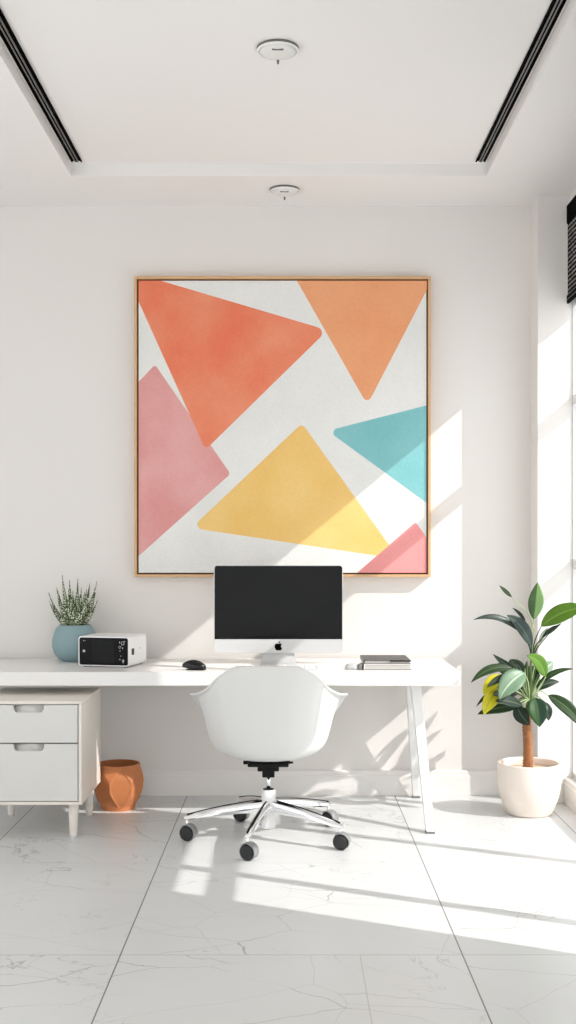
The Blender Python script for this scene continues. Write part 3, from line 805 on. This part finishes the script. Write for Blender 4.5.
# ------------------------------------------------------------------ chair
chx, chy = -0.091, -0.880
chr_ = thing('office_chair', 'white moulded shell swivel chair on chrome star base in front of desk', 'chair', (chx, chy, 0))
ctrl = [(0, 0, -.25, .756), (14, .075, -.248, .756), (27, .138, -.232, .750), (42, .205, -.19, .706), (56, .252, -.125, .655), (70, .300, -.05, .622), (86, .338, .03, .610), (100, .335, .10, .595),
        (118, .292, .17, .52), (140, .215, .215, .44), (160, .11, .235, .418), (180, 0, .24, .415)]
def rimpt(a):
    a = a % 360; s = 1
    if a > 180: a = 360-a; s = -1
    for i in range(len(ctrl)-1):
        if ctrl[i][0] <= a <= ctrl[i+1][0]:
            A0, A1, A2, A3 = ctrl[max(i-1, 0)], ctrl[i], ctrl[i+1], ctrl[min(i+2, len(ctrl)-1)]
            t = (a-A1[0])/(A2[0]-A1[0])
            v = []
            for q_ in (1, 2, 3):
                m0 = (A2[q_]-A0[q_])/(A2[0]-A0[0])*(A2[0]-A1[0]); m1 = (A3[q_]-A1[q_])/(A3[0]-A1[0])*(A2[0]-A1[0])
                if i == 0 and q_ == 1: pass
                h00 = 2*t**3-3*t*t+1; h10 = t**3-2*t*t+t; h01 = -2*t**3+3*t*t; h11 = t**3-t*t
                v.append(h00*A1[q_]+h10*m0+h01*A2[q_]+h11*m1)
            return Vector((s*v[0], v[1], v[2]))
NA, NS = 96, 22
bm = bmesh.new()
cz = 0.346
centre = bm.verts.new((0, 0, cz))
grid = []
for k in range(NA):
    a = 360*k/NA; P = rimpt(a)
    back = max(0, math.cos(math.radians(a)))
    front = max(0, -math.cos(math.radians(a)))
    b1, b2 = 0.92-0.12*back-0.17*front, 0.635+0.245*back+0.1*front
    B0 = Vector((0, 0, cz)); B1 = Vector((P.x*b1, P.y*b1, cz-0.020+0.035*front)); B2 = Vector((P.x*b2, P.y*b2, cz+0.085-0.03*front)); 
    arm = max(0, 1-abs((min(a, 360-a)-88)/46))**0.7
    B3 = Vector((P.x*(1-0.02-0.09*arm), P.y*0.985, P.z-0.006-0.002*arm))
    rowv = []
    for i in range(1, NS+1):
        t = i/NS; u = 1-t
        rowv.append(bm.verts.new(u**3*B0 + 3*u*u*t*B1 + 3*u*t*t*B2 + t**3*B3))
    # the arm lip rolls outwards along the sides
    for w in (0.35, 0.7, 1.0):
        if arm < 0.01: q2 = B3.lerp(P, w) + Vector((0, 0, 0.0))
        else: q2 = Vector((B3.x+(P.x-B3.x)*w**1.3, B3.y+(P.y-B3.y)*w, B3.z+(P.z-B3.z)*w**0.7))
        rowv.append(bm.verts.new(q2))
    grid.append(rowv)
for k in range(NA):
    a, b = grid[k], grid[(k+1) % NA]
    bm.faces.new((centre, a[0], b[0]))
    for i in range(NS+2): bm.faces.new((a[i], a[i+1], b[i+1], b[i]))
sh = obj('shell', bm, M['chair'], chr_, smooth=True)
sd = sh.modifiers.new('solid', 'SOLIDIFY'); sd.thickness = 0.010; sd.offset = 0
sb_ = sh.modifiers.new('sub', 'SUBSURF'); sb_.levels = 1; sb_.render_levels = 1
bm = bmesh.new()
box(bm, -.085, .085, -.10, .10, .322, .337)
o = obj('seat_plate', bm, M['black_plastic'], chr_, bevel=0.003)
bm = bmesh.new(); box(bm, -.045, .045, -.07, .07, .298, .324); box(bm, -.026, .026, -.045, .045, .268, .300)
obj('tilt_housing', bm, M['black_plastic'], o, bevel=0.004)
obj('lever', tube(bmesh.new(), [(-.100, -.03, .329), (.104, -.03, .329)], .0045, 10), M['black_plastic'], o, smooth=True)
obj('lever_tip', tube(bmesh.new(), [(-.106, -.03, .329), (-.084, -.03, .329)], .008, 12), M['black_plastic'], o)
obj('lever_tip', tube(bmesh.new(), [(.078, -.03, .329), (.090, -.03, .329)], .008, 12), M['black_plastic'], o)
obj('gas_strut', tube(bmesh.new(), [(0, 0, .205), (0, 0, .272)], .009, 20), M['chrome'], chr_, smooth=True)
bm = lathe(bmesh.new(), [(.022, .046), (.030, .050), (.030, .205), (.028, .210), (.012, .212)], 36)
hub = obj('column', bm, M['column_white'], chr_, auto=40)
obj('collar', lathe(bmesh.new(), [(.024, .2085), (.024, .2125), (.011, .214)], 32), M['black_plastic'], hub, auto=40)
RL = 0.345
for k in range(5):
    ang = math.radians(-103 + 72*k)
    d = Vector((math.cos(ang), math.sin(ang), 0)); s = Vector((-d.y, d.x, 0))
    bm = bmesh.new()
    rings = []
    for i in range(9):
        t = i/8; r = 0.022 + (RL+0.012-0.022)*t
        zc = 0.142 - 0.046*t + 0.006*math.sin(math.pi*t); hw_ = 0.021-0.006*t; hz = 0.026-0.015*t
        if i == 8: hw_ *= 0.6; hz *= 0.6
        ring = []
        for (a, b) in ((-1, -.6), (-.7, -1), (.7, -1), (1, -.6), (.72, .6), (.3, 1), (-.3, 1), (-.72, .6)):
            p = d*r + s*(a*hw_); ring.append((p.x, p.y, zc + b*hz))
        rings.append(ring)
    loft(bm, rings)
    lg = obj('base_leg', bm, M['chrome'], chr_, auto=50)
    # black strip along the ridge, standing in for the desk's dark reflection
    bm = bmesh.new()
    pts = []
    for i in range(9):
        t = 0.06+0.9*i/8; r = 0.022 + (RL+0.012-0.022)*t
        pts.append(d*r + Vector((0, 0, 0.142-0.046*t+0.006*math.sin(math.pi*t)+0.026-0.015*t-0.0015)))
    tube(bm, pts, 0.0048, 8); obj('ridge_reflection', bm, M['black_plastic'], lg, smooth=True)
    c0 = d*RL
    bm = bmesh.new()
    tube(bm, [c0+Vector((0, 0, 0.056)), c0+Vector((0, 0, 0.092))], 0.006, 12)
    obj('caster_stem', bm, M['chrome'], lg, smooth=True)
    tw = math.radians(random.choice((20, -25, 35, 10, -15)))
    ax = Vector((math.sin(tw*0.5-0.5), -math.cos(tw*0.5-0.5), 0)).normalized()
    cc = c0 + Vector((0, 0, 0.0335)) + Vector((0.004, 0, 0))
    for sgn in (-1, 1):
        bm = bmesh.new()
        pr = [(0.0, 0.033), (.004, .0335), (.012, .0325), (.019, .027), (.022, .018), (.023, 0.004)]
        tube(bm, [cc + ax*(sgn*(0.002+x)) for x, r in pr], [r for x, r in pr], 28)
        obj('caster_wheel', bm, M['caster'], lg, auto=50)
    # grey hood over the wheels
    bm = bmesh.new()
    sd_ = Vector((-ax.y, ax.x, 0)); sd_ = sd_ if sd_.x > 0 else -sd_
    R = []
    for i in range(11):
        a = math.radians(-35 + 165*i/10)
        R.append([cc + ax*x + (sd_*math.cos(a) + Vector((0, 0, 1))*math.sin(a))*0.0362 for x in (-.022, .022)])
    vv = [[bm.verts.new(p) for p in r] for r in R]
    for a, b in zip(vv, vv[1:]): bm.faces.new((a[0], a[1], b[1], b[0]))
    hd = obj('caster_hood', bm, M['caster_grey'], lg, smooth=True)
    hs = hd.modifiers.new('solid', 'SOLIDIFY'); hs.thickness = 0.002

# ------------------------------------------------------------------ potted plant
ppx, ppy = 1.112, -0.405
pp = thing('plant_pot', 'cream round ceramic pot on the floor by the window wall holding leafy plant', 'pot', (ppx, ppy, 0))
prof = [(0.085, 0.0), (0.100, 0.002), (0.112, 0.022), (0.134, 0.080), (0.145, 0.140), (0.1465, 0.190), (0.145, 0.232), (0.142, 0.238), (0.136, 0.238), (0.132, 0.232), (0.132, 0.200)]
obj('pot_body', lathe(bmesh.new(), smooth_prof(prof) + [(0.131, 0.198)], 64), M['pot'], pp, smooth=True)

pl = thing('leafy_plant', 'tall leafy green plant with orange trunk and yellow leaves in the cream pot', 'plant', (ppx, ppy, 0.199))
obj('soil', lathe(bmesh.new(), [(0.1305, 0.0), (0.1305, 0.004), (0.08, 0.008), (0, 0.010)], 40), M['pot_soil'], pl, smooth=True)
ZB = 0.199
def G(a, b, dy=0.0):
    """drawing grid of the plant (1 unit = 4.66 mm) to its local metres"""
    return Vector(((a-529)*0.00466, dy, 1.225-(b-550)*0.00466-ZB))
bm = bmesh.new()
rings = []
n = 18; NR = 46
p0, p1 = Vector((-0.006, 0, 0.002)), G(527, 708)
for i in range(NR):
    t = i/(NR-1); c_ = p0.lerp(p1, t) + Vector((0.003*math.sin(t*5), 0, 0))
    rr_ = (0.0222-0.0035*t)*(1.0 + (0.20 if i % 2 else -0.06))
    rings.append([c_ + Vector((rr_*math.cos(2*math.pi*k/n)*(1+random.uniform(-.07, .07)), rr_*math.sin(2*math.pi*k/n)*(1+random.uniform(-.07, .07)), random.uniform(-.0015, .0015))) for k in range(n)])
obj('trunk', loft(bm, rings), M['bark'], pl, smooth=True)

def leaf(base, tip, width, mname, bow=(0, 0, 0), facing=(0, -1, 0.25), pet=None, petm='stem', fold=0.18, prad=0.0028, skew=0.45, wave=0.0):
    """one leaf: a bowed, folded blade and its stalk in one mesh"""
    base, tip = Vector(base), Vector(tip)
    d = tip-base; f = Vector(facing).normalized()
    mid = base.lerp(tip, 0.5) + Vector(bow)
    bm = bmesh.new(); uvl = bm.loops.layers.uv.new('UVMap')
    NV, NU = 16, 6
    rows = []
    for i in range(NV+1):
        t = i/NV; u = 1-t
        p = u*u*base + 2*u*t*mid + t*t*tip
        tg = (2*u*(mid-base) + 2*t*(tip-mid)).normalized()
        side = tg.cross(f).normalized(); nn = side.cross(tg).normalized()
        x = t**(math.log(0.5)/math.log(skew))
        wv = width*0.5*math.sin(math.pi*min(1, max(0, x)))**0.85
        if i in (0, NV): wv = width*0.012
        row = []
        for j in range(NU+1):
            c_ = j/NU*2-1
            off = side*(c_*wv) + nn*(fold*abs(c_)*wv + wave*width*math.sin(t*9+c_*2)*abs(c_))
            row.append((bm.verts.new(p+off), (j/NU, t)))
        rows.append(row)
    for a, b in zip(rows, rows[1:]):
        for j in range(NU):
            qd = (a[j], a[j+1], b[j+1], b[j])
            fc = bm.faces.new([v for v, _ in qd]); fc.smooth = True
            for lp, (_, uv) in zip(fc.loops, qd): lp[uvl].uv = uv
    me = bpy.data.meshes.new('leaf')
    bm.to_mesh(me); bm.free()
    me.materials.append(M[mname]); me.materials.append(M[petm])
    o = bpy.data.objects.new('leaf', me); col.objects.link(o); o.parent = pl
    s_ = o.modifiers.new('solid', 'SOLIDIFY'); s_.thickness = 0.0012; s_.offset = 0
    if pet:
        pts = [Vector(p) for p in pet] + [base]
        if len(pts) == 2: pts = [pts[0], pts[0].lerp(pts[1], .5) + Vector((0, 0, .006)), pts[1]]
        # smooth the stalk
        sp = []
        for i in range(len(pts)-1):
            a, b, c2, d2 = pts[max(i-1, 0)], pts[i], pts[i+1], pts[min(i+2, len(pts)-1)]
            for j in range(5):
                t = j/5
                sp.append(0.5*((2*b) + (c2-a)*t + (2*a-5*b+4*c2-d2)*t*t + (3*b-a-3*c2+d2)*t**3))
        sp.append(pts[-1])
        k = obj('stalk', tube(bmesh.new(), sp, [prad*(1.25-0.5*i/(len(sp)-1)) for i in range(len(sp))], 7), M[petm], o, smooth=True)
    return o

crown = lambda dx=0, dy=0: G(529+dx, 699, dy)
# upper whorl
obj('upper_stem', tube(bmesh.new(), [G(527, 710), G(530, 680, -.004), G(531, 660, -.002), G(533, 628, 0)], [.008, .0065, .005, .003], 9), M['stem'], pl, smooth=True)
leaf(G(511, 597, -.02), G(498, 585, -.03), .019, 'lf_mid', pet=(G(532, 645), G(530, 618, -.01)), petm='stem_pale', prad=.0026)
leaf(G(533, 619, -.01), G(536.5, 582, -.02), .070, 'lf_split', bow=(.004, .0, 0), facing=(-.15, -1, .05), pet=(G(532, 652), G(532, 635)), petm='stem_pale')
leaf(G(519, 632, -.05), G(470, 618.5, -.10), .036, 'lf_grey', bow=(.01, 0, .075), facing=(-.1, -.8, .7), pet=(G(531, 655), G(528, 645, -.02)), petm='stem_dark', prad=.003)
leaf(G(530, 646, -.03), G(503, 614, -.09), .066, 'lf_grey', bow=(.018, 0, .035), facing=(.25, -1, .3), pet=(G(531, 656),), petm='stem_dark', fold=.3)
leaf(G(526, 622, .01), G(513, 608, .02), .016, 'lf_dark', bow=(.006, 0, .012), pet=(G(532, 652), G(531, 634, .01)), petm='stem_dark', prad=.0032)
leaf(G(540, 626, -.02), G(583, 606, -.10), .082, 'lf_green', bow=(-.015, 0, .040), facing=(-.1, -1, .30), pet=(G(532, 654), G(535, 640)), petm='stem_dark', prad=.0028)
leaf(G(541, 638, -.02), G(556, 624, -.05), .018, 'lf_dark', bow=(-.008, 0, .012), pet=(G(532, 656), G(536, 645)), petm='stem_dark', prad=.003)
leaf(G(524, 630, -.01), G(514, 616, -.04), .014, 'lf_dark', bow=(.004, 0, .008), pet=(G(532, 655), G(530, 640)), petm='stem_dark', prad=.003)
leaf(G(546, 634, -.04), G(558, 622, -.07), .014, 'lf_dark', bow=(-.004, 0, .004), pet=(G(533, 656), G(538, 645, -.02)), petm='stem_dark', prad=.003)
leaf(G(540, 644, .03), G(552, 629, .09), .020, 'lf_mid', bow=(-.004, 0, .008), pet=(G(532, 658),), petm='stem')
# lower whorl
leaf(G(544, 676, -.03), G(521.5, 653, -.12), .066, 'lf_green', bow=(.022, 0, .036), facing=(.2, -1, .2), pet=(G(531, 698), G(538, 688, -.02)), petm='stem_pale')
leaf(G(518, 671, .03), G(495, 655, .06), .030, 'lf_dark', bow=(.0, 0, -.012), facing=(.1, -1, .2), pet=(crown(-1), G(524, 684, .02)), petm='stem')
leaf(G(513, 668, -.01), G(469, 681, -.06), .044, 'lf_mid', bow=(-.02, 0, .055), facing=(-.1, -1, .6), pet=(crown(-1), G(523, 682)), petm='stem_pale')
leaf(G(521, 671, -.08), G(493, 695, -.16), .100, 'lf_pale', bow=(-.02, -.02, .030), facing=(-.2, -1, .35), pet=(crown(0, -.01), G(526, 682, -.05)), petm='stem_pale', skew=.42)
leaf(G(501, 675, -.05), G(480, 692, -.09), .062, 'lf_yellow', bow=(-.012, 0, .022), facing=(-.1, -1, .3), pet=(crown(-1, -.01), G(513, 682, -.04)), petm='stem_pale')
leaf(G(498, 687, -.07), G(480, 711, -.11), .070, 'lf_yellow', bow=(-.018, 0, .02), facing=(.1, -1, .15), pet=(crown(-1, -.02), G(511, 688, -.05)), petm='stem_pale')
leaf(G(510, 673, -.08), G(482, 684, -.13), .034, 'lf_dark', bow=(-.01, 0, .02), facing=(-.2, -1, .3), pet=(crown(-1), G(514, 682, .02)), petm='stem_dark')
leaf(G(487, 691, -.05), G(473, 704, -.09), .014, 'lf_dark', bow=(0, 0, .006), pet=(crown(-1), G(506, 688, -.03)), petm='stem_dark', prad=.0018)
leaf(G(498, 690, -.06), G(489, 692, -.115), .032, 'lf_dark', bow=(0, -.01, .0), pet=(crown(-1), G(511, 690, -.04)), petm='stem_dark')
leaf(G(520, 704, -.06), G(490, 697, -.14), .058, 'lf_dark', bow=(0, 0, .020), facing=(0, -1, .6), pet=(crown(0, -.01),), petm='stem_pale')
leaf(G(518, 705, -.03), G(474, 711, -.10), .058, 'lf_mid', bow=(0, 0, .022), facing=(0, -1, .55), pet=(crown(-1),), petm='stem_pale')
leaf(G(515, 703, .04), G(506, 711, .08), .026, 'lf_dark', bow=(0, 0, .01), pet=(crown(-1, .01),), petm='stem_pale')
leaf(G(514, 703, -.07), G(524.5, 721, -.12), .070, 'lf_dark', bow=(-.016, 0, -.004), facing=(-.1, -1, .1), pet=(crown(-1, -.01), G(520, 699, -.05)), petm='stem_pale')
leaf(G(531, 695, -.09), G(533, 722, -.14), .100, 'lf_split_dark', bow=(.0, -.02, .01), facing=(.05, -1, .2), pet=(crown(1, -.01), G(532, 695, -.06)), petm='stem_pale', skew=.42)
leaf(G(541, 700, -.05), G(545, 718, -.07), .050, 'lf_dark', bow=(.01, 0, 0), facing=(.2, -1, .2), pet=(crown(1, -.01), G(536, 695, -.03)), petm='stem_pale')
leaf(G(546, 694, -.04), G(580, 729, -.10), .064, 'lf_mid', bow=(.030, 0, .030), facing=(.15, -1, .2), pet=(crown(1), G(538, 690, -.02)), petm='stem_pale', skew=.40)
leaf(G(537, 691, .02), G(562, 683, .05), .038, 'lf_dark', bow=(.0, 0, .028), facing=(.1, -1, .4), pet=(crown(1), ), petm='stem_pale')
leaf(G(536, 688, .0), G(572, 668, -.03), .030, 'lf_mid', bow=(-.02, 0, .045), facing=(0, -1, .8), pet=(crown(1), ), petm='stem_pale')
leaf(G(543, 676, .05), G(558, 664, .10), .054, 'lf_pale', bow=(-.002, 0, .010), facing=(.1, -1, .2), pet=(crown(1, .01), G(536, 688, .03)), petm='stem_pale')
leaf(G(522, 690, .02), G(519, 664, .06), .050, 'lf_dark', bow=(0, 0, 0), facing=(.1, -1, .1), pet=(crown(0, .01),), petm='stem')
leaf(G(534, 690, .04), G(540, 668, .09), .056, 'lf_mid', bow=(0, 0, 0), facing=(-.1, -1, .1), pet=(crown(1, .01),), petm='stem')
leaf(G(526, 692, .03), G(529, 662, .05), .040, 'lf_dark', bow=(0, 0, 0), facing=(-.1, -1, .1), pet=(crown(0, .01),), petm='stem')
# leaves added behind the crown to cast shadow on the wall
for (a0, b0, d0, a1, b1, d1, w_, mn) in ((520, 690, .10, 500, 704, .20, .085, 'lf_mid'), (527, 684, .12, 520, 664, .24, .080, 'lf_dark'), (532, 690, .12, 538, 704, .215, .085, 'lf_dark'),
        (517, 680, .08, 506, 668, .22, .075, 'lf_mid'), (535, 682, .10, 541, 670, .20, .075, 'lf_dark'), (524, 696, .10, 515, 712, .22, .085, 'lf_dark'), (530, 698, .10, 530, 716, .21, .08, 'lf_mid'),
        (513, 690, .06, 495, 692, .17, .07, 'lf_dark')):
    leaf(G(a0, b0, d0), G(a1, b1, d1), w_, mn, bow=(0, .01, .025), facing=(-.3, -.6, .8), pet=(crown(0, .012),), petm='stem_pale')
# bundle of bare stalks rising through the crown
for i, (a, b, dy) in enumerate(((524, 668, -.02), (527, 660, -.012), (534, 664, -.015), (537, 674, -.02), (519, 680, -.03), (516, 690, -.04), (540, 682, -.03), (530, 672, -.03))):
    obj('stalk', tube(bmesh.new(), [crown((i-4)*.35, -.008), crown((i-4)*.7, dy*.7).lerp(G(a, b, dy), .5), G(a, b, dy)], [.0034, .003, .0012], 7), M['stem_pale' if i % 2 == 0 else 'stem'], pl, smooth=True)
